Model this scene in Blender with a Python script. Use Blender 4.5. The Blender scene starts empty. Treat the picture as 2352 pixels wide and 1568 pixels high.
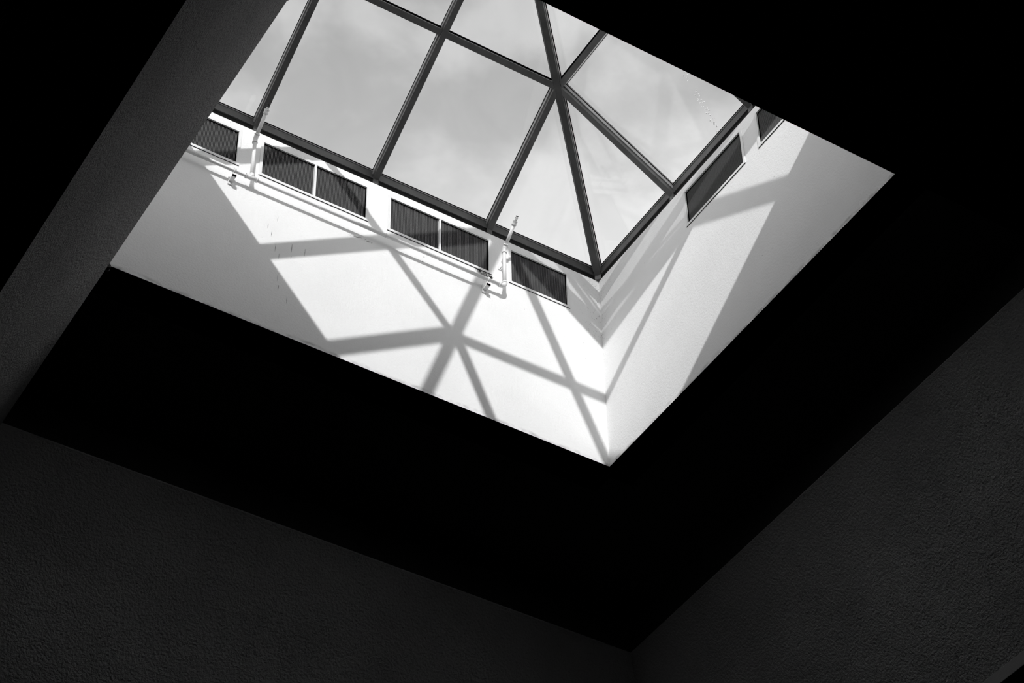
import bpy, bmesh, math, random
from mathutils import Vector, Matrix

random.seed(7)
C = bpy.context.scene.collection
S = bpy.context.scene
ZO = 14.41                       # the light shaft starts this high above the floor

# ------------------------------------------------------------------ camera
cam = bpy.data.cameras.new('camera')
cam.lens = 80.28
cam.sensor_width = 36.0
cam.sensor_fit = 'HORIZONTAL'
cam.clip_end = 500
cam_o = bpy.data.objects.new('camera', cam)
C.objects.link(cam_o)
RX = Vector((0.8509, -0.52511, -0.01523))
DN = Vector((0.35638, 0.59831, -0.71765))
FW = Vector((0.38596, 0.60522, 0.69624))
m = Matrix((RX, -DN, -FW)).transposed().to_4x4()
m.translation = Vector((-8.70631, -12.12898, -12.81169 + ZO))
cam_o.matrix_world = m
S.camera = cam_o

# ------------------------------------------------------------------ view
S.view_settings.view_transform = 'Standard'
S.view_settings.look = 'None'
S.view_settings.exposure = 0.0
S.view_settings.gamma = 1.0
S.view_settings.use_curve_mapping = False

# ------------------------------------------------------------------ sky
W = bpy.data.worlds.new('cloudy_sky')
S.world = W
W.use_nodes = True
nt = W.node_tree
nt.nodes.clear()
N = nt.nodes.new
L = nt.links.new
tc = N('ShaderNodeTexCoord')
mp = N('ShaderNodeMapping')
mp.inputs['Location'].default_value = (0.35, 0.1, 0.0)
mp.inputs['Scale'].default_value = (1.0, 1.0, 1.6)
n1 = N('ShaderNodeTexNoise')
n1.inputs['Scale'].default_value = 11.0
n1.inputs['Detail'].default_value = 7.0
n1.inputs['Roughness'].default_value = 0.5
n1.inputs['Distortion'].default_value = 0.15
r1 = N('ShaderNodeMapRange')
r1.interpolation_type = 'SMOOTHSTEP'
r1.inputs['From Min'].default_value = 0.42
r1.inputs['From Max'].default_value = 0.60
r1.inputs['To Min'].default_value = -0.09
r1.inputs['To Max'].default_value = 0.13
sx = N('ShaderNodeSeparateXYZ')
r2 = N('ShaderNodeMapRange')      # sky is brighter towards the horizon
r2.inputs['From Min'].default_value = 0.25
r2.inputs['From Max'].default_value = 0.95
r2.inputs['To Min'].default_value = 2.1
r2.inputs['To Max'].default_value = 0.13
ad = N('ShaderNodeMath'); ad.operation = 'ADD'
bg = N('ShaderNodeBackground')
bg.inputs['Strength'].default_value = 1.0
ow = N('ShaderNodeOutputWorld')
L(tc.outputs['Generated'], mp.inputs['Vector'])
L(mp.outputs['Vector'], n1.inputs['Vector'])
L(n1.outputs['Fac'], r1.inputs['Value'])
L(tc.outputs['Generated'], sx.inputs[0])
L(sx.outputs['Z'], r2.inputs['Value'])
L(r1.outputs[0], ad.inputs[0]); L(r2.outputs[0], ad.inputs[1])
L(ad.outputs[0], bg.inputs['Color'])
L(bg.outputs[0], ow.inputs['Surface'])

# ------------------------------------------------------------------ sun
sun = bpy.data.lights.new('sun', 'SUN')
sun.energy = 3.4
sun.angle = math.radians(0.55)
sun_o = bpy.data.objects.new('sun', sun)
C.objects.link(sun_o)
SUN = Vector((0.86, 1.54, -1.0)).normalized()
sun_o.rotation_euler = SUN.to_track_quat('-Z', 'Y').to_euler()
sun_o.location = (-8, -14, 30)


# ------------------------------------------------------------------ materials
def mat(name, col, rough=0.8, metal=0.0, bump=None, var=None, spec=0.3):
    """bump = [(scale, strength, distance)], var = (scale, amount)"""
    M = bpy.data.materials.new(name)
    M.use_nodes = True
    t = M.node_tree
    b = t.nodes['Principled BSDF']
    b.inputs['Base Color'].default_value = (col, col, col, 1)
    b.inputs['Roughness'].default_value = rough
    b.inputs['Metallic'].default_value = metal
    b.inputs['Specular IOR Level'].default_value = spec
    co = t.nodes.new('ShaderNodeTexCoord')
    if var:
        n = t.nodes.new('ShaderNodeTexNoise')
        n.inputs['Scale'].default_value = var[0]
        n.inputs['Detail'].default_value = 5
        r = t.nodes.new('ShaderNodeMapRange')
        r.inputs['From Min'].default_value = 0.3
        r.inputs['From Max'].default_value = 0.7
        r.inputs['To Min'].default_value = col * (1 - var[1])
        r.inputs['To Max'].default_value = col * (1 + var[1])
        t.links.new(co.outputs['Object'], n.inputs['Vector'])
        t.links.new(n.outputs['Fac'], r.inputs['Value'])
        t.links.new(r.outputs[0], b.inputs['Base Color'])
    if bump:
        prev = None
        for sc, st, di in bump:
            n = t.nodes.new('ShaderNodeTexNoise')
            n.inputs['Scale'].default_value = sc
            n.inputs['Detail'].default_value = 3
            bp = t.nodes.new('ShaderNodeBump')
            bp.inputs['Strength'].default_value = st
            bp.inputs['Distance'].default_value = di
            t.links.new(co.outputs['Object'], n.inputs['Vector'])
            t.links.new(n.outputs['Fac'], bp.inputs['Height'])
            if prev:
                t.links.new(prev.outputs[0], bp.inputs['Normal'])
            prev = bp
        t.links.new(prev.outputs[0], b.inputs['Normal'])
    return M


def plaster_white(name):
    """white stucco, a smoother trowelled band with a dirt line along its foot, grime specks by the far corner"""
    M = mat(name, 0.80, 0.9, bump=[(48, 0.5, 0.007), (130, 0.35, 0.003)], spec=0.1)
    t = M.node_tree
    b = t.nodes['Principled BSDF']
    nd, lk = t.nodes.new, t.links.new
    geo = nd('ShaderNodeNewGeometry')
    sp = nd('ShaderNodeSeparateXYZ')
    lk(geo.outputs['Position'], sp.inputs[0])

    def math_(op, a, bb=None, cc=None):
        q = nd('ShaderNodeMath'); q.operation = op
        for i, v in enumerate((a, bb, cc)):
            if v is None: continue
            if isinstance(v, (int, float)): q.inputs[i].default_value = v
            else: lk(v, q.inputs[i])
        return q.outputs[0]

    def noise(scale, detail=4, vec=None):
        n = nd('ShaderNodeTexNoise'); n.inputs['Scale'].default_value = scale; n.inputs['Detail'].default_value = detail
        lk(vec or geo.outputs['Position'], n.inputs['Vector'])
        return n.outputs['Fac']

    def rng(v, a, b_, c=0.0, d=1.0):
        r = nd('ShaderNodeMapRange'); r.inputs[1].default_value = a; r.inputs[2].default_value = b_
        r.inputs[3].default_value = c; r.inputs[4].default_value = d
        lk(v, r.inputs[0]); return r.outputs[0]
    z = math_('SUBTRACT', sp.outputs['Z'], ZO)
    # dirt line about 13 cm above the foot of the wall
    wob = math_('MULTIPLY_ADD', noise(3.0), 0.10, z)
    d = math_('ABSOLUTE', math_('SUBTRACT', wob, 0.185))
    line = math_('MULTIPLY', rng(d, 0.0, 0.028, 1.0, 0.0), rng(noise(7.0), 0.42, 0.62))
    # specks gathering by the corner
    vo = nd('ShaderNodeTexVoronoi'); vo.inputs['Scale'].default_value = 62
    lk(geo.outputs['Position'], vo.inputs['Vector'])
    spot = rng(math_('MULTIPLY_ADD', noise(140.0, 2), 0.25, vo.outputs['Distance']), 0.26, 0.38, 1.0, 0.0)
    dist = math_('MAXIMUM', math_('ABSOLUTE', sp.outputs['X']), math_('ABSOLUTE', sp.outputs['Y']))
    near = rng(dist, 0.0, 0.30, 1.0, 0.0)
    thin = rng(math_('MULTIPLY_ADD', near, 0.10, noise(14.0)), 0.52, 0.60)
    hi = rng(z, 1.2, 1.9, 0.12, 1.0)
    specks = math_('MULTIPLY', math_('MULTIPLY', spot, near), math_('MULTIPLY', thin, hi))
    vo2 = nd('ShaderNodeTexVoronoi'); vo2.inputs['Scale'].default_value = 7
    lk(geo.outputs['Position'], vo2.inputs['Vector'])
    far = math_('MULTIPLY', rng(vo2.outputs['Distance'], 0.015, 0.04, 1.0, 0.0), rng(noise(2.3), 0.5, 0.6))
    dirt = math_('MINIMUM', math_('ADD', math_('ADD', math_('MULTIPLY', line, 0.42), math_('MULTIPLY', specks, 0.75)),
                                  math_('MULTIPLY', far, 0.5)), 0.9)
    base = rng(noise(1.7), 0.3, 0.7, 0.86, 0.90)
    col = math_('MULTIPLY', base, math_('SUBTRACT', 1.0, dirt))
    lk(col, b.inputs['Base Color'])
    # stucco relief fades out in the trowelled band
    amp = rng(wob, 0.17, 0.21, 0.06, 0.34)
    for q in t.nodes:
        if q.type == 'BUMP': lk(amp, q.inputs['Strength'])
    return M


M_WALL = plaster_white('white_stucco')
M_HOP = mat('grey_textured_plaster', 0.46, 0.9, bump=[(9, 0.35, 0.03), (46, 0.9, 0.024), (120, 0.5, 0.006)], var=(1.2, 0.12), spec=0.1)
M_BLACK = mat('matt_black_ceiling', 0.04, 1.0, bump=[(30, 0.3, 0.01)], spec=0.0)  # one even near-black base for the recess, upstand and main ceiling
M_TRIM = mat('grey_painted_trim', 0.34, 0.8, bump=[(60, 0.2, 0.003)], spec=0.2)
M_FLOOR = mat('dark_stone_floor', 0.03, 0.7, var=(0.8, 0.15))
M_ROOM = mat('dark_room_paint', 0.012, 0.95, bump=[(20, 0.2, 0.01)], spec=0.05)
M_BAR = mat('grey_painted_aluminium', 0.10, 0.42, metal=0.25, bump=[(50, 0.08, 0.002)], var=(6, 0.22), spec=0.4)
M_BARL = mat('pale_glazing_bead', 0.30, 0.5, var=(8, 0.12), spec=0.4)
M_GASKET = mat('black_rubber_gasket', 0.006, 0.9, spec=0.05)
M_FLASH = mat('dark_curb_flashing', 0.02, 0.8, var=(5, 0.3), spec=0.1)
M_FRAME = mat('white_grille_frame', 0.84, 0.5, bump=[(70, 0.05, 0.001)], spec=0.3)
M_LOUV = mat('dark_grille_metal', 0.13, 0.55, metal=0.2, spec=0.3)
M_DUCT = mat('black_duct', 0.008, 0.9, spec=0.0)
M_PIPE = mat('white_painted_pipe', 0.80, 0.45, bump=[(40, 0.08, 0.002)], spec=0.4)
M_BRASS = mat('dark_sprinkler_metal', 0.04, 0.35, metal=0.6)
M_TWIG = mat('dark_nest_debris', 0.06, 0.95, var=(40, 0.5), spec=0.0)
M_CRACK = mat('dark_hairline_crack', 0.33, 0.95, var=(60, 0.4), spec=0.0)
M_STUB = mat('dark_pipe_stub', 0.015, 0.6)
M_DOT = mat('pale_dot', 0.95, 0.15, spec=0.8)
M_DOT.node_tree.nodes['Principled BSDF'].inputs['Transmission Weight'].default_value = 0.6


def glass(name):
    M = bpy.data.materials.new(name)
    M.use_nodes = True
    t = M.node_tree
    t.nodes.clear()
    nd, lk = t.nodes.new, t.links.new
    lw = nd('ShaderNodeLayerWeight'); lw.inputs['Blend'].default_value = 0.5
    pw = nd('ShaderNodeMath'); pw.operation = 'POWER'; pw.inputs[1].default_value = 4.0
    ma = nd('ShaderNodeMath'); ma.operation = 'MULTIPLY_ADD'; ma.inputs[1].default_value = 0.8; ma.inputs[2].default_value = 0.045
    tr = nd('ShaderNodeBsdfTransparent')
    # faint dust film in soft streaks
    co = nd('ShaderNodeTexCoord')
    no = nd('ShaderNodeTexNoise'); no.inputs['Scale'].default_value = 1.3; no.inputs['Detail'].default_value = 4; no.inputs['Distortion'].default_value = 1.2
    rg = nd('ShaderNodeMapRange'); rg.inputs[1].default_value = 0.35; rg.inputs[2].default_value = 0.7
    rg.inputs[3].default_value = 0.985; rg.inputs[4].default_value = 0.955
    lk(co.outputs['Object'], no.inputs['Vector']); lk(no.outputs['Fac'], rg.inputs[0]); lk(rg.outputs[0], tr.inputs['Color'])
    gl = nd('ShaderNodeBsdfGlossy'); gl.inputs['Roughness'].default_value = 0.03
    gl.inputs['Color'].default_value = (0.95, 0.95, 0.95, 1)
    mx = nd('ShaderNodeMixShader')
    ou = nd('ShaderNodeOutputMaterial')
    lk(lw.outputs['Facing'], pw.inputs[0]); lk(pw.outputs[0], ma.inputs[0]); lk(ma.outputs[0], mx.inputs[0])
    lk(tr.outputs[0], mx.inputs[1]); lk(gl.outputs[0], mx.inputs[2]); lk(mx.outputs[0], ou.inputs['Surface'])
    return M


M_GLASS = glass('clear_roof_glass')


# ------------------------------------------------------------------ helpers (all coordinates: z = 0 at the foot of the shaft)
def box(bm, x0, x1, y0, y1, z0, z1):
    vs = [bm.verts.new((x, y, z + ZO)) for z in (z0, z1) for y in (y0, y1) for x in (x0, x1)]
    for f in ((0, 2, 3, 1), (4, 5, 7, 6), (0, 1, 5, 4), (2, 6, 7, 3), (0, 4, 6, 2), (1, 3, 7, 5)):
        bm.faces.new([vs[i] for i in f])


def prism(bm, pts, off):
    """a polygon (list of Vectors) given thickness along the vector off"""
    a = [bm.verts.new(q + Vector((0, 0, ZO))) for q in pts]
    b = [bm.verts.new(q + off + Vector((0, 0, ZO))) for q in pts]
    n = len(pts)
    bm.faces.new(a); bm.faces.new(b[::-1])
    for i in range(n):
        bm.faces.new((a[i], b[i], b[(i + 1) % n], a[(i + 1) % n]))


def bar(bm, a, b, up, w, d0, d1):
    """a box bar from a to b; width w, from depth d0 to d1 along up"""
    a, b = Vector(a), Vector(b)
    t = (b - a).normalized()
    s = t.cross(up).normalized()
    u = s.cross(t).normalized()
    h = s * (w / 2)
    prism(bm, [a - h + u * d0, a + h + u * d0, b + h + u * d0, b - h + u * d0], u * (d1 - d0))


def tube(bm, pts, r, n=16, cap=True):
    pts = [Vector(q) + Vector((0, 0, ZO)) for q in pts]
    rings = []
    ref = None
    for i, q in enumerate(pts):
        if i == 0: t = pts[1] - pts[0]
        elif i == len(pts) - 1: t = pts[-1] - pts[-2]
        else: t = (pts[i + 1] - q).normalized() + (q - pts[i - 1]).normalized()
        t.normalize()
        if ref is None:
            ref = t.orthogonal().normalized()
        else:
            ref = (ref - t * ref.dot(t)).normalized()
        o = t.cross(ref)
        rr = r[i] if isinstance(r, (list, tuple)) else r
        rings.append([bm.verts.new(q + (ref * math.cos(2 * math.pi * k / n) + o * math.sin(2 * math.pi * k / n)) * rr) for k in range(n)])
    for A, B in zip(rings, rings[1:]):
        for k in range(n):
            f = bm.faces.new((A[k], A[(k + 1) % n], B[(k + 1) % n], B[k])); f.smooth = True
    if cap:
        bm.faces.new(rings[0][::-1]); bm.faces.new(rings[-1])


def obj(name, bm, material, parent=None, base=None, bevel=0.0):
    bmesh.ops.recalc_face_normals(bm, faces=bm.faces)
    me = bpy.data.meshes.new(name)
    o = bpy.data.objects.new(name, me)
    org = Vector((0, 0, 0))
    if parent is not None: org = parent.location.copy()
    if base is not None: org = Vector(base) + Vector((0, 0, ZO))
    for v in bm.verts: v.co -= org
    bm.to_mesh(me); bm.free()
    me.materials.append(material)
    C.objects.link(o)
    if parent is not None:
        o.parent = parent
        if parent.parent is None and base is None:
            pass
    else:
        o.location = org
    if bevel:
        b = o.modifiers.new('bevel', 'BEVEL'); b.width = bevel; b.segments = 3; b.limit_method = 'ANGLE'
    return o


def thing(name, label, cat, loc, group=None):
    o = bpy.data.objects.new(name, None)
    o.empty_display_size = 0.1
    C.objects.link(o)
    o.location = Vector(loc) + Vector((0, 0, ZO))
    o['label'] = label; o['category'] = cat
    if group: o['group'] = group
    return o


def struct(o, label):
    o['kind'] = 'structure'; o['label'] = label
    return o


BM = bmesh.new
V = Vector
LX, LY, H = 4.76, 4.82, 2.40     # the shaft: plan size and wall height


# ------------------------------------------------------------------ shaft walls, with openings for the grilles
def wall_with_holes(fn, a0, a1, z0, z1, holes, t, depth):
    """fn(a, q, z): a along the wall, q outwards from its face. Flat face with reveals, and a solid body behind."""
    bm = BM()
    xs = sorted({a0, a1} | {h[0] for h in holes} | {h[1] for h in holes})
    zs = sorted({z0, z1} | {h[2] for h in holes} | {h[3] for h in holes})

    def pr(xa, xb, za, zb, qa, qb):
        c = [fn(xa, qa, za), fn(xb, qa, za), fn(xb, qa, zb), fn(xa, qa, zb)]
        prism(bm, c, fn(xa, qb, za) - fn(xa, qa, za))
    for i in range(len(xs) - 1):
        for j in range(len(zs) - 1):
            mx, mz = (xs[i] + xs[i + 1]) / 2, (zs[j] + zs[j + 1]) / 2
            hole = any(h[0] < mx < h[1] and h[2] < mz < h[3] for h in holes)
            pr(xs[i], xs[i + 1], zs[j], zs[j + 1], depth if hole else 0.0, t)
    bmesh.ops.remove_doubles(bm, verts=bm.verts, dist=1e-5)
    # drop the doubled inner faces shared by neighbouring blocks
    seen = {}
    for f in bm.faces:
        seen.setdefault(frozenset(v.index for v in f.verts), []).append(f)
    bm.verts.index_update()
    seen = {}
    for f in bm.faces:
        seen.setdefault(frozenset(v.index for v in f.verts), []).append(f)
    dead = [f for fs in seen.values() if len(fs) > 1 for f in fs]
    bmesh.ops.delete(bm, geom=dead, context='FACES')
    return bm


GB = [(-0.966, -0.366), (-2.222, -1.204), (-3.487, -2.466), (-4.390, -3.730)]      # openings along the long bright wall
GR = [(-2.235, -1.405), (-3.310, -2.478)]                                        # along the wall to its right
Z0G, Z1G = 1.898, 2.298
TH = 0.22
fb = lambda a, q, z: V((a, q, z))
fr = lambda a, q, z: V((q, a, z))
fl = lambda a, q, z: V((-LX - q, a, z))
ff = lambda a, q, z: V((a, -LY - q, z))
wall_back = struct(obj('wall_back', wall_with_holes(fb, -LX, 0, 0, H, [(a, b, Z0G, Z1G) for a, b in GB], TH, 0.12), M_WALL),
                   'long sunlit white stucco wall of the light shaft, with the pipe and four grilles')
wall_right = struct(obj('wall_right', wall_with_holes(fr, -LY, 0, 0, H, [(a, b, Z0G, Z1G) for a, b in GR], TH, 0.12), M_WALL),
                    'white stucco wall of the light shaft right of the bright corner')
wall_left = struct(obj('wall_left', wall_with_holes(fl, -LY, 0, 0, H, [], TH, 0.12), M_WALL), 'shaft wall hidden behind the dark beam')
wall_front = struct(obj('wall_front', wall_with_holes(ff, -LX, 0, 0, H, [], TH, 0.12), M_WALL), 'shaft wall on the near side of the opening')

# ------------------------------------------------------------------ black recess ceiling, splayed grey hopper, trim, black ceiling, room
HT = -0.38                       # top edge of the hopper
X1, Y1, X0 = 1.259, 1.602, -4.860
HB = 1.89                       # its depth
ZB = HT - HB


def splay_out(t):
    """how far the plaster has splayed outwards at the fraction t of its depth"""
    return HB * 0.575 * t


Y0 = -4.018 + 0.633 * ZB + 0.575 * HB + 0.012
LOWY = Y0 - splay_out(1)
X1B, Y1B, X0B = X1 + splay_out(1), Y1 + splay_out(1), X0 - splay_out(1)
bm = BM()                        # ring round the foot of the shaft
box(bm, X0 - 0.05, -LX, Y0 - 0.4, Y1 + 0.05, 0.0, 0.12)
box(bm, 0.0, X1 + 0.05, Y0 - 0.4, Y1 + 0.05, 0.0, 0.12)
box(bm, -LX, 0.0, 0.0, Y1 + 0.05, -0.0, 0.12)
box(bm, -LX, 0.0, Y0 - 0.4, -LY, 0.0, 0.12)
o = struct(obj('ceiling_recess', bm, M_BLACK), 'black flat ceiling around the foot of the bright shaft')
bm = BM()                        # black upstand between that ceiling and the hopper edge
e = 0.05
box(bm, X0 - e, X0 - 0.02, Y0 - 0.4, Y1 + e, HT + 0.01, 0.0)
box(bm, X1 + 0.02, X1 + e, Y0 - 0.4, Y1 + e, HT + 0.01, 0.0)
box(bm, X0 - e, X1 + e, Y1 + 0.02, Y1 + e, HT + 0.01, 0.0)
box(bm, X0 - e, X1 + e, Y0 - 0.4, Y0 - 0.37, HT + 0.01, 0.0)
struct(obj('trim_1', bm, M_BLACK), 'black upstand between recess ceiling and grey plaster')


def splay(name, ax, sg, e0, label, shift=0.0):
    """one side of the hopper: ax 0 = runs along y, 1 = runs along x; sg = direction it sweeps outwards"""
    bm = BM()
    NT = 2
    rows = []
    for back in (0, 1):
        for i in range(-1, NT + 1):
            t = max(i, 0) / NT
            o_ = splay_out(t) if i >= 0 else 0.010
            z = HT - HB * t + (0.0 if not back else 0.03) + (0.024 if i < 0 else 0.0)
            out = sg * (o_ + 0.10 * back)
            if ax == 1:
                pa, pb = V((X0 - o_ - .1 * back + shift, e0 + out, z)), V((X1 + o_ + .1 * back + shift, e0 + out, z))
            else:
                pa, pb = V((e0 + out + shift, Y0 - o_ - .1 * back, z)), V((e0 + out + shift, Y1 + o_ + .1 * back, z))
            rows.append((bm.verts.new(pa + V((0, 0, ZO))), bm.verts.new(pb + V((0, 0, ZO)))))
    A, B = rows[:NT + 2], rows[NT + 2:]
    NT += 1
    for Q in (A, B):
        for i in range(NT):
            f = bm.faces.new((Q[i][0], Q[i][1], Q[i + 1][1], Q[i + 1][0]))
    bm.faces.new((A[0][0], A[0][1], B[0][1], B[0][0]))
    bm.faces.new((A[-1][0], A[-1][1], B[-1][1], B[-1][0]))
    for k in (0, 1):
        for i in range(NT):
            bm.faces.new((A[i][k], A[i + 1][k], B[i + 1][k], B[i][k]))
    return struct(obj(name, bm, M_HOP), label)


splay('wall_lower_back', 1, 1, Y1, 'grey textured plaster slope below the black recess, along the lower left')
splay('wall_lower_right', 0, 1, X1, 'grey textured plaster slope below the black recess, at the lower right')
splay('wall_lower_left', 0, -1, X0, 'grey plaster beam face running up the left side in front of the shaft')
splay('wall_lower_front', 1, -1, Y0, 'near plaster slope seen edge-on as the black edge at the upper right')
LIP = 0.12
bm = BM(); box(bm, X1B, X1B + 0.10, LOWY, Y1B, ZB - LIP, ZB); struct(obj('trim_2', bm, M_TRIM, bevel=0.004), 'light grey lip at the foot of the right plaster slope')
bm = BM(); box(bm, X0B - 0.10, X1B + 0.1, Y1B, Y1B + 0.10, ZB - LIP, ZB); struct(obj('trim_3', bm, M_TRIM, bevel=0.004), 'lip at the foot of the back plaster slope')
bm = BM(); box(bm, X0B - 0.10, X0B, LOWY, Y1B, ZB - 0.02, ZB + 0.1); struct(obj('trim_4', bm, M_BLACK), 'lip at the foot of the left beam face')

RX0, RX1, RY0, RY1 = -16.0, 9.0, -17.0, 9.0       # the room
ZC = ZB - LIP
NX1 = -6.76                      # edge of the next bay to the left
NX0 = NX1 - (X1B - X0B)
bm = BM()
t = 0.12
box(bm, X1B + 0.10, RX1, RY0, RY1, ZC, ZC + t)
box(bm, X0B, X1B + 0.10, Y1B + 0.10, RY1, ZC, ZC + t)
box(bm, X0B, X1B + 0.10, RY0, LOWY - 0.02, ZC + 0.1, ZC + 0.1 + t)
box(bm, NX1, X0B, RY0, RY1, ZC + 0.1, ZC + 0.1 + t)
box(bm, NX0, NX1, Y1B, RY1, ZC, ZC + t)
box(bm, NX0, NX1, RY0, LOWY, ZC, ZC + t)
box(bm, RX0, NX0, RY0, RY1, ZC, ZC + t)
struct(obj('ceiling', bm, M_BLACK), 'black flat main ceiling')

# the next bay: same splayed hopper, closed on top
dx = NX1 - X1B
splay('wall_next_bay', 0, 1, X1, 'dim plaster slope of the next ceiling bay at the far upper left', shift=dx)
splay('wall_next_bay_back', 1, 1, Y1, 'back slope of the next ceiling bay, out of view', shift=dx)
splay('wall_next_bay_left', 0, -1, X0, 'left slope of the next ceiling bay, out of view', shift=dx)
splay('wall_next_bay_front', 1, -1, Y0, 'front slope of the next ceiling bay, out of view', shift=dx)
bm = BM()
box(bm, X0 + dx - 0.2, X1 + dx + 0.2, Y0 - 0.2, Y1 + 0.2, HT - 0.02, HT + 0.1)
struct(obj('ceiling_next_bay', bm, M_BLACK), 'black top of the next ceiling bay')

FZ = -ZO
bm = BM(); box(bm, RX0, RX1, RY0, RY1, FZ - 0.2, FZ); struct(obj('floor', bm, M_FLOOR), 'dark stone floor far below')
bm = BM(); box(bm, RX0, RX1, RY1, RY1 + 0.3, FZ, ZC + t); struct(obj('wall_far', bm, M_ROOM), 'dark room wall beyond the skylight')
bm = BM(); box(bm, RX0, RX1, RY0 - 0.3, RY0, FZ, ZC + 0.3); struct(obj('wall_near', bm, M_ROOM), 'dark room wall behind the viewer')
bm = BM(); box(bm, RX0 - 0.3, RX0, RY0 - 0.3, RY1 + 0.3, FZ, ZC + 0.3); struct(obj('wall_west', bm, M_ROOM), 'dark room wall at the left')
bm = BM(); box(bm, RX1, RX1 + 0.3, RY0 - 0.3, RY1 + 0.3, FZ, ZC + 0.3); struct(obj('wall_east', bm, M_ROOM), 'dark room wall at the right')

# ------------------------------------------------------------------ skylight: a four-sided glazed pyramid
PIT = 0.647
ZU = 2.455                       # underside of the bars above the wall face
DB = 0.077                       # depth of the bars under the glass
QX, QY = LX / 4, LY / 4
sky = bpy.data.objects.new('window_1', None)
C.objects.link(sky)
sky.location = V((-LX / 2, -LY / 2, H + ZO))
sky['kind'] = 'structure'
sky['label'] = 'glazed pyramid skylight with dark grey metal bars over the white shaft'


def part(name, bm, material, parent=sky, bevel=0.0):
    return obj(name, bm, material, parent, base=sky.location - V((0, 0, ZO)), bevel=bevel)


UP = V((0, 0, 1))
apex = V((-LX / 2, -LY / 2, ZU + PIT * LX / 2))
corners = [V((0, 0, ZU)), V((-LX, 0, ZU)), V((-LX, -LY, ZU)), V((0, -LY, ZU))]
# curb flashing and eave rails along the four walls
sides = [(corners[0], corners[1], V((0, -1, 0)), LX, QX), (corners[1], corners[2], V((1, 0, 0)), LY, QY),
         (corners[2], corners[3], V((0, 1, 0)), LX, QX), (corners[3], corners[0], V((-1, 0, 0)), LY, QY)]


def slope_pt(A, B, inn, length, a, d):
    """point on the underside plane of one slope: a along the eave, d inwards (plan)"""
    half = LX / 2 if length == LY else LY / 2
    rise = PIT * LX / 2 / half
    return A + (B - A).normalized() * a + inn * d + V((0, 0, rise * d))


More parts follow.
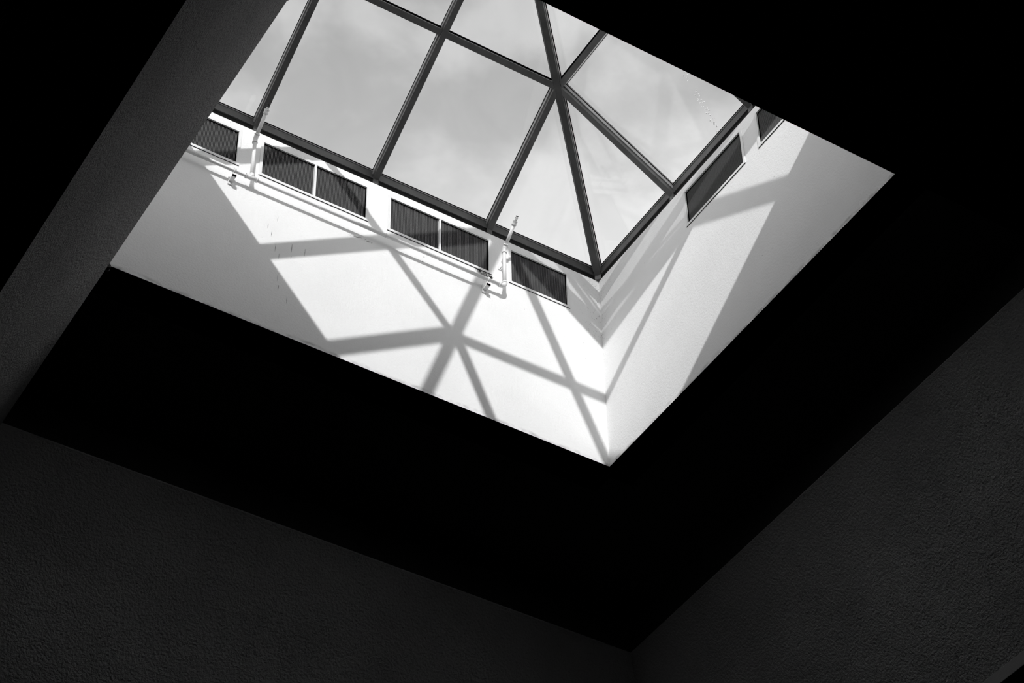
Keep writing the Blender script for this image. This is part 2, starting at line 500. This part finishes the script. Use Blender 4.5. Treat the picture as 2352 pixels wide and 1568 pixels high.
for (A, B, inn, length, q) in sides:
    tdir = (B - A).normalized()
    half = LY / 2 if length == LX else LX / 2
    rise = PIT * (LX / 2) / half
    out = -inn
    nrm = (V((0, 0, 1)) + out * rise).normalized()            # outward normal of the slope
    P = lambda a, d: slope_pt(A, B, inn, length, a, d) if False else A + tdir * a + inn * d + V((0, 0, rise * d))
    # flashing strip, recessed a little
    bm = BM()
    z = H - ZU
    prism(bm, [A + out * 0.012 + V((0, 0, z)), B + out * 0.012 + V((0, 0, z)), B + out * 0.012 + V((0, 0, 0.03)), A + out * 0.012 + V((0, 0, 0.03))], out * 0.15)
    part('curb_flashing', bm, M_FLASH)
    # rail
    bm = BM()
    prism(bm, [A + inn * 0.004 + V((0, 0, 0.004)), B + inn * 0.004 + V((0, 0, 0.004)), B + inn * 0.004 + V((0, 0, 0.088)), A + inn * 0.004 + V((0, 0, 0.088))], out * 0.16)
    part('eave_rail', bm, M_BAR, bevel=0.003)
    bm = BM()                    # pale bead and dark gasket along the foot of the glass
    prism(bm, [A + inn * 0.010 + V((0, 0, 0.088)), B + inn * 0.010 + V((0, 0, 0.088)), B + inn * 0.010 + V((0, 0, 0.097)), A + inn * 0.010 + V((0, 0, 0.097))], out * 0.06)
    part('glazing_bead', bm, M_BARL)
    bm = BM()
    prism(bm, [A + inn * 0.013 + V((0, 0, 0.097)), B + inn * 0.013 + V((0, 0, 0.097)), B + inn * 0.013 + V((0, 0, 0.107)), A + inn * 0.013 + V((0, 0, 0.107))], out * 0.16)
    part('gasket', bm, M_GASKET)
    bm = BM()                    # outer cover cap over the glass edge
    bar(bm, P(0, -0.05), P(length, -0.05), nrm, 0.07, DB + 0.026, DB + 0.045)
    part('cover_cap', bm, M_BAR)
    # rafters: jack, centre, jack
    qd = half / 2
    for k in (1, 2, 3):
        d1 = qd if k != 2 else half
        a = length * k / 4
        s, t_ = P(a, -0.01), P(a, d1)
        s = s + V((0, 0, 0.0))
        bm = BM()
        bar(bm, s, t_, nrm, 0.056, 0.0, DB)
        # foot of the rafter down to the wall head
        f0 = P(a, 0.004) + V((0, 0, H - ZU + 0.001))
        prism(bm, [f0 - tdir * 0.028, f0 + tdir * 0.028, f0 + tdir * 0.028 + out * 0.06, f0 - tdir * 0.028 + out * 0.06], V((0, 0, ZU - H + 0.05)))
        r = part('rafter', bm, M_BAR, bevel=0.002)
        for sgn in (-1, 1):      # pale glazing beads on both sides, right under the glass
            bm = BM()
            off = tdir * sgn * 0.031
            bar(bm, s + off + nrm * 0, t_ + off, nrm, 0.012, DB * 0.55, DB + 0.003)
            part('rafter_bead', bm, M_BARL)
            bm = BM()
            off = tdir * sgn * 0.034
            bar(bm, s + off, t_ + off, nrm, 0.014, DB + 0.003, DB + 0.011)
            part('gasket', bm, M_GASKET)
        bm = BM()
        bar(bm, P(a, 0.0), t_, nrm, 0.06, DB + 0.026, DB + 0.045)
        part('cover_cap', bm, M_BAR)
    # purlin half way up, in two lengths between hips and centre rafter
    for a0, a1 in ((length / 4, length / 2 - 0.028), (length / 2 + 0.028, 3 * length / 4)):
        bm = BM()
        bar(bm, P(a0, qd), P(a1, qd), nrm, 0.056, 0.006, DB)
        part('purlin', bm, M_BAR, bevel=0.002)
        bm = BM()
        bar(bm, P(a0, qd + 0.035), P(a1, qd + 0.035), nrm, 0.018, DB - 0.01, DB + 0.011)
        part('gasket', bm, M_GASKET)
        bm = BM()
        bar(bm, P(a0, qd), P(a1, qd), nrm, 0.06, DB + 0.026, DB + 0.045)
        part('cover_cap', bm, M_BAR)
    # glass panes: two corner triangles, two rectangles, two upper triangles
    g = 0.012
    polys = [
        [(0, 0), (length / 4, 0), (length / 4, qd)],
        [(length / 4, 0), (length / 2, 0), (length / 2, qd), (length / 4, qd)],
        [(length / 2, 0), (3 * length / 4, 0), (3 * length / 4, qd), (length / 2, qd)],
        [(3 * length / 4, 0), (length, 0), (3 * length / 4, qd)],
        [(length / 4, qd), (length / 2, qd), (length / 2, half)],
        [(length / 2, qd), (3 * length / 4, qd), (length / 2, half)]]
    for pl in polys:
        ca = sum(c[0] for c in pl) / len(pl); cd = sum(c[1] for c in pl) / len(pl)
        pts = []
        for a, d in pl:
            v = V((a - ca, d - cd)); v2 = v * (1 - 0.004 / max(v.length, 0.01))
            pts.append(P(ca + v2[0], cd + v2[1]) + nrm * (DB + 0.012))
        bm = BM()
        prism(bm, pts, nrm * g)
        part('glass_pane', bm, M_GLASS)

for c in corners:                # hips from the four corners to the apex
    top = apex.copy()
    tdir = (top - c).normalized()
    horiz = V((tdir.x, tdir.y, 0)).normalized()
    side = tdir.cross(UP).normalized()
    nrm = side.cross(tdir)
    if nrm.z < 0: nrm = -nrm
    st = c + horiz * 0.0 + V((0, 0, 0.0))
    bm = BM()
    bar(bm, st, top, nrm, 0.058, -0.012, DB - 0.012)
    f0 = c + V((0, 0, H - ZU + 0.001))
    sd = horiz.cross(UP).normalized() * 0.029
    prism(bm, [f0 - sd + horiz * 0.036, f0 + sd + horiz * 0.036, f0 + sd - horiz * 0.05, f0 - sd - horiz * 0.05], V((0, 0, 0.13)))
    part('hip_rafter', bm, M_BAR, bevel=0.002)
    for sgn in (-1, 1):
        off = side * sgn * 0.034
        bm = BM()
        bar(bm, st + off, top + off, nrm, 0.012, DB * 0.3, DB - 0.012)
        part('rafter_bead', bm, M_BARL)
        bm = BM()
        off = side * sgn * 0.040
        bar(bm, st + off, top + off, nrm, 0.014, DB - 0.012, DB + 0.008)
        part('gasket', bm, M_GASKET)
    bm = BM()
    bar(bm, st, top, nrm, 0.07, DB + 0.012, DB + 0.045)
    part('cover_cap', bm, M_BAR)


# ------------------------------------------------------------------ ventilation grilles
def grille(fn, a0, a1, mull, label, mesh=False):
    """fn(a, q, z), q outwards (into the wall); the frame stands 8 mm proud of the plaster"""
    am, zm = (a0 + a1) / 2, (Z0G + Z1G) / 2
    c = fn(am, 0, Z0G - 0.03)
    t = thing('ventilation_grille', label, 'vent', c, 'white framed ventilation grilles under the skylight')
    E_ = 0.027

    def bx(bm, xa, xb, za, zb, qa, qb):
        prism(bm, [fn(xa, qa, za), fn(xb, qa, za), fn(xb, qa, zb), fn(xa, qa, zb)], fn(xa, qb, za) - fn(xa, qa, za))
    bm = BM()
    q0, q1 = -0.009, 0.012
    bx(bm, a0 - E_, a1 + E_, Z0G - E_, Z0G + 0.0, q0, -0.001)
    bx(bm, a0 - E_, a1 + E_, Z1G - 0.0, Z1G + E_, q0, -0.001)
    bx(bm, a0 - E_, a0, Z0G, Z1G, q0, -0.001)
    bx(bm, a1, a1 + E_, Z0G, Z1G, q0, -0.001)
    obj('frame', bm, M_FRAME, t, bevel=0.0)
    t_loc = t.location
    bm = BM()                    # shadow line under the frame, drawn as a black strip
    bx(bm, a0 - E_, a1 + E_, Z0G - E_ - 0.0016, Z0G - E_, -0.006, -0.0005)
    obj('shadow_line', bm, M_GASKET, t)
    cells = [(a0, a1)]
    if mull:
        mm = am
        bm = BM(); bx(bm, mm - 0.010, mm + 0.010, Z0G, Z1G, -0.008, 0.02)
        obj('mullion', bm, M_FRAME, t)
        cells = [(a0, mm - 0.010), (mm + 0.010, a1)]
    bm = BM(); bx(bm, a0 + 0.001, a1 - 0.001, Z0G + 0.001, Z1G - 0.001, 0.070, 0.116)
    obj('duct_back', bm, M_DUCT, t)
    bm = BM()                    # the sides of the opening, painted black
    for (xa, xb, za, zb) in ((a0 + 0.0005, a0 + 0.003, Z0G + .001, Z1G - .001), (a1 - 0.003, a1 - 0.0005, Z0G + .001, Z1G - .001),
                             (a0 + .003, a1 - .003, Z0G + 0.0005, Z0G + 0.003), (a0 + .003, a1 - .003, Z1G - 0.003, Z1G - 0.0005)):
        bx(bm, xa, xb, za, zb, 0.004, 0.068)
    obj('duct_lining', bm, M_DUCT, t)
    bv, bh = BM(), BM()
    for xa, xb in cells:
        n = max(2, round((xb - xa) / 0.0118))
        for k in range(1, n):
            x = xa + (xb - xa) * k / n
            bx(bv, x - 0.0019, x + 0.0019, Z0G + 0.003, Z1G - 0.003, 0.010, 0.0145 if mesh else 0.022)
        nz = round((Z1G - Z0G) / 0.0125)
        for k in range(1, nz):
            z = Z0G + (Z1G - Z0G) * k / nz
            bx(bh, xa + 0.003, xb - 0.003, z - (0.0020 if mesh else 0.0012), z + (0.0020 if mesh else 0.0012), 0.015 if mesh else 0.0225, 0.019 if mesh else 0.030)
    o = obj('louver_bars', bv, M_LOUV, t); o['kind'] = 'stuff'
    o = obj('cross_bars', bh, M_LOUV, t); o['kind'] = 'stuff'
    return t


grille(fb, *GB[0], False, 'single grille on the bright wall nearest the shaft corner, right of the pipe end')
grille(fb, *GB[1], True, 'double grille with centre mullion on the bright wall, debris hanging at its lower right corner')
grille(fb, *GB[2], True, 'double grille with centre mullion beside the left pipe riser')
grille(fb, *GB[3], False, 'grille on the bright wall left of the left riser, partly hidden by the dark beam')
grille(fr, *GR[0], False, 'whole mesh grille on the right-hand shaft wall under the skylight', mesh=True)
grille(fr, *GR[1], False, 'mesh grille on the right-hand shaft wall cut off by the black ceiling edge', mesh=True)

# ------------------------------------------------------------------ sprinkler pipe
PD, PZ, PR = -0.078, 1.700, 0.0165
RXA, RXB = -1.085, -3.606
pipe = thing('sprinkler_pipe', 'white sprinkler pipe run along the bright wall with two upturned risers', 'pipe', (-2.4, 0, PZ))
bm = BM(); tube(bm, [(-LX + 0.001, PD, PZ), (RXA - 0.04, PD, PZ)], PR)
obj('main_pipe', bm, M_PIPE, pipe)
bm = BM()                        # elbow at the right end
pts = [(RXA - 0.055, PD, PZ)]
for k in range(0, 7):
    a = math.radians(90 * k / 6)
    pts.append((RXA - 0.035 + 0.035 * math.sin(a), PD, PZ + 0.035 - 0.035 * math.cos(a)))
pts.append((RXA, PD, PZ + 0.055))
tube(bm, pts, 0.0205)
tube(bm, [(RXA - 0.062, PD, PZ), (RXA - 0.047, PD, PZ)], 0.0245)
tube(bm, [(RXA, PD, PZ + 0.045), (RXA, PD, PZ + 0.06)], 0.0235)
obj('elbow', bm, M_PIPE, pipe)
bm = BM()                        # tee below the left riser
tube(bm, [(RXB - 0.055, PD, PZ), (RXB + 0.055, PD, PZ)], 0.0205)
tube(bm, [(RXB, PD, PZ), (RXB, PD, PZ + 0.05)], 0.0205)
for s_ in (-1, 1): tube(bm, [(RXB + s_ * 0.055, PD, PZ), (RXB + s_ * 0.043, PD, PZ)], 0.0245)
obj('tee', bm, M_PIPE, pipe)
for rx, zt in ((RXA, 2.165), (RXB, 2.185)):
    bm = BM(); tube(bm, [(rx, PD, PZ + 0.03), (rx, PD, zt)], PR + 0.0005)
    obj('riser', bm, M_PIPE, pipe)
    bm = BM()                    # 45 degree bend fitting
    d = V((0, -0.72, 0.69)).normalized()
    b0 = V((rx, PD, zt))
    tube(bm, [b0 + V((0, 0, -0.03)), b0, b0 + (V((0, 0, 1)) + d).normalized() * 0.025, b0 + V((0, 0, .016)) + d * 0.05], 0.0208)
    tube(bm, [b0 + V((0, 0, -0.034)), b0 + V((0, 0, -0.020))], 0.0245)
    tube(bm, [b0 + V((0, 0, .016)) + d * 0.038, b0 + V((0, 0, .016)) + d * 0.052], 0.0245)
    obj('bend', bm, M_PIPE, pipe)
    s0 = b0 + V((0, 0, .016)) + d * 0.04
    s1 = s0 + d * 0.205
    bm = BM(); tube(bm, [s0, s1], PR)
    obj('sloping_pipe', bm, M_PIPE, pipe)
    bm = BM(); tube(bm, [s1 - d * 0.012, s1, s1 + d * 0.004, s1 + d * 0.022, s1 + d * 0.030, s1 + d * .034], [0.021, 0.0245, 0.0215, 0.0215, 0.0245, 0.016])
    obj('coupling', bm, M_PIPE, pipe)
    h0 = s1 + d * 0.034
    bm = BM()
    tube(bm, [h0, h0 + d * 0.016], [0.0125, 0.011], 10)
    hd = obj('sprinkler_head', bm, M_PIPE, pipe)
    bm = BM()                    # frame arms, bulb and deflector
    sd = V((1, 0, 0))
    for s_ in (-1, 1):
        tube(bm, [h0 + d * 0.015 + sd * 0.008 * s_, h0 + d * 0.028 + sd * 0.012 * s_, h0 + d * 0.043 + sd * 0.004 * s_], 0.0022, 6)
    tube(bm, [h0 + d * 0.043, h0 + d * 0.047], [0.014, 0.0145], 14)
    tube(bm, [h0 + d * 0.016, h0 + d * 0.043], 0.0022, 8)
    dfl = obj('deflector', bm, M_BRASS, hd)
    hd_loc = pipe.location
    dfl.location = (0, 0, 0)
for v in [o_ for o_ in bpy.data.objects if o_.name.startswith('deflector')]:
    # vertices were written in world terms; bring them into the space of the pipe (the head has no offset of its own)
    for q in v.data.vertices: q.co -= pipe.location
for cx in (-1.258, -3.765):      # wall brackets: ring clamp, strap and base box
    bm = BM()
    tube(bm, [(cx - 0.007, PD, PZ), (cx + 0.007, PD, PZ)], 0.024)
    box(bm, cx - 0.006, cx + 0.006, PD - 0.004, PD + 0.004, PZ - 0.045, PZ - 0.018)
    cl = obj('pipe_clamp', bm, M_PIPE, pipe)
    bm = BM()
    box(bm, cx - 0.018, cx + 0.018, PD - 0.012, -0.002, PZ - 0.075, PZ - 0.060)
    box(bm, cx - 0.022, cx + 0.022, -0.012, -0.001, PZ - 0.105, PZ - 0.010)
    box(bm, cx - 0.018, cx + 0.018, PD - 0.012, PD - 0.002, PZ - 0.075, PZ - 0.040)
    obj('wall_bracket', bm, M_PIPE, pipe)
    bm = BM()
    tube(bm, [(cx, PD, PZ - 0.030), (cx, PD, PZ - 0.052)], 0.009, 6)
    obj('bolt', bm, M_BRASS, pipe)
bm = BM(); box(bm, RXA - 0.02, RXA + 0.02, -0.006, -0.001, 1.98, 2.02); box(bm, RXA - .004, RXA + .004, PD, -0.001, 1.995, 2.005)
obj('riser_clip', bm, M_PIPE, pipe)
for cx in (-2.95, -2.30, -1.75):  # small couplings along the run
    bm = BM(); tube(bm, [(cx - 0.006, PD, PZ), (cx + 0.006, PD, PZ)], 0.0195)
    obj('pipe_ring', bm, M_PIPE, pipe)

# ------------------------------------------------------------------ small things on the bright wall
nest = thing('nest_debris', 'dark tuft of debris hanging under the corner of a double grille', 'debris', (-1.23, 0, 1.82))
bm = BM()
for k in range(70):
    u = random.random()
    x = -1.33 + 0.165 * u + random.uniform(-0.01, 0.01)
    z = 1.862 - 0.018 * u - random.random() * (0.012 + 0.045 * u)
    y = -0.003 - random.random() * 0.016
    d = V((random.uniform(-1, 1), random.uniform(-0.3, 0.1), random.uniform(-0.8, 0.3))).normalized() * random.uniform(0.008, 0.028)
    tube(bm, [V((x, y, z)), V((x, y, z)) + d * 0.5 + V((0, -0.001, -0.001)), V((x, y, z)) + d], 0.0014, 4)
o = obj('twigs', bm, M_TWIG, nest); o['kind'] = 'stuff'
bm = BM()
tube(bm, [(-1.195, -0.004, 1.835), (-1.19, -0.014, 1.822), (-1.182, -0.012, 1.81), (-1.178, -0.006, 1.80)], [0.010, 0.015, 0.012, 0.004], 8)
obj('clump', bm, M_TWIG, nest)

stub = thing('pipe_stub', 'small dark round stub at the left foot of the bright wall by the beam', 'pipe', (-4.715, 0, 0.065))
bm = BM(); tube(bm, [(-4.722, -0.001, 0.075), (-4.722, -0.04, 0.075), (-4.722, -0.048, 0.075)], [0.027, 0.027, 0.019], 20)
obj('stub_body', bm, M_STUB, stub)
bm = BM(); tube(bm, [(-4.722, -0.0008, 0.075), (-4.722, -0.008, 0.075)], 0.033, 20)
obj('collar', bm, M_STUB, stub)

CR = [(-3.299, 1.46, 1.40), (-3.345, 1.26, 1.19), (-3.300, 1.12, 1.03), (-3.262, 1.03, 0.96), (-3.257, 0.80, 0.70), (-3.245, 0.66, 0.60),
      (-3.160, 0.57, 0.49), (-3.150, 1.20, 1.10), (-3.026, 1.21, 1.12), (-3.150, 1.06, 1.02), (-3.384, 1.33, 1.27)]
for x, z1, z0 in CR:             # hairline drip marks
    bm = BM()
    w = random.uniform(0.0010, 0.0022)
    prism(bm, [V((x - w * .3, -0.0006, z0)), V((x + w * .3, -0.0006, z0)), V((x + w + 0.002, -0.0006, (z0 + z1) / 2)), V((x + w * .4 + 0.003, -0.0006, z1)), V((x - w * .2 + 0.002, -0.0006, z1)), V((x - w, -0.0006, (z0 + z1) / 2))], V((0, 0.0012, 0)))
    obj('hairline_crack', bm, M_CRACK, wall_back)
for k in range(26):              # chipped plaster above the pipe shadow
    x = -2.50 + random.uniform(-0.13, 0.10); z = 1.628 + random.uniform(-0.012, 0.012) - abs(x + 2.5) * 0.06
    l = random.uniform(0.008, 0.035); h = random.uniform(0.001, 0.003)
    bm = BM()
    prism(bm, [V((x, -0.0008, z)), V((x + l * .6, -0.0008, z - h)), V((x + l, -0.0008, z + h * .3)), V((x + l * .5, -0.0008, z + h))], V((0, 0.0014, 0)))
    obj('plaster_chip', bm, M_CRACK, wall_back)
for x, z in ((-1.871, 1.731), (-1.888, 1.667)):
    bm = BM(); tube(bm, [(x, 0.0005, z), (x, -0.003, z)], [0.006, 0.004], 10)
    obj('screw_hole', bm, M_CRACK, wall_back)

# scattered row of small pale dots on the pane of the right-hand slope
bm = BM()
nr = V((PIT, 0, 1)).normalized()
for k in range(64):
    u = k / 63.0
    if 0.14 < u < 0.30: continue
    x = -0.545 + 0.505 * u + random.uniform(-0.022, 0.022)
    y = -2.155 + 0.205 * u + random.uniform(-0.022, 0.022)
    c = V((x, y, ZU - PIT * x)) + nr * (DB + 0.029)
    r = random.uniform(0.004, 0.008)
    tube(bm, [c - nr * 0.004, c, c + nr * 0.0035], [r * .35, r, r * .9], 8)
o = part('pale_dots', bm, M_DOT); o['kind'] = 'stuff'


# two small round fixtures, barely visible on the black recess ceiling
for (x, y), lb in (((0.612, -2.348), 'small round dark fixture on the black ceiling right of the shaft'),
                   ((-2.342, 0.628), 'small round dark fixture on the black ceiling below the long bright wall'),
                   ((0.605, 0.591), 'small round dark fixture on the black ceiling below the shaft corner')):
    t = thing('ceiling_fixture', lb, 'ceiling fixture', (x, y, 0.0), 'round fixtures on the black recess ceiling')
    bm = BM(); tube(bm, [(x, y, -0.001), (x, y, -0.012), (x, y, -0.016)], [0.045, 0.045, 0.036], 24)
    obj('rim', bm, M_STUB, t)
    bm = BM(); tube(bm, [(x, y, -0.0165), (x, y, -0.024)], [0.026, 0.020], 20)
    obj('lens', bm, M_GASKET, t)
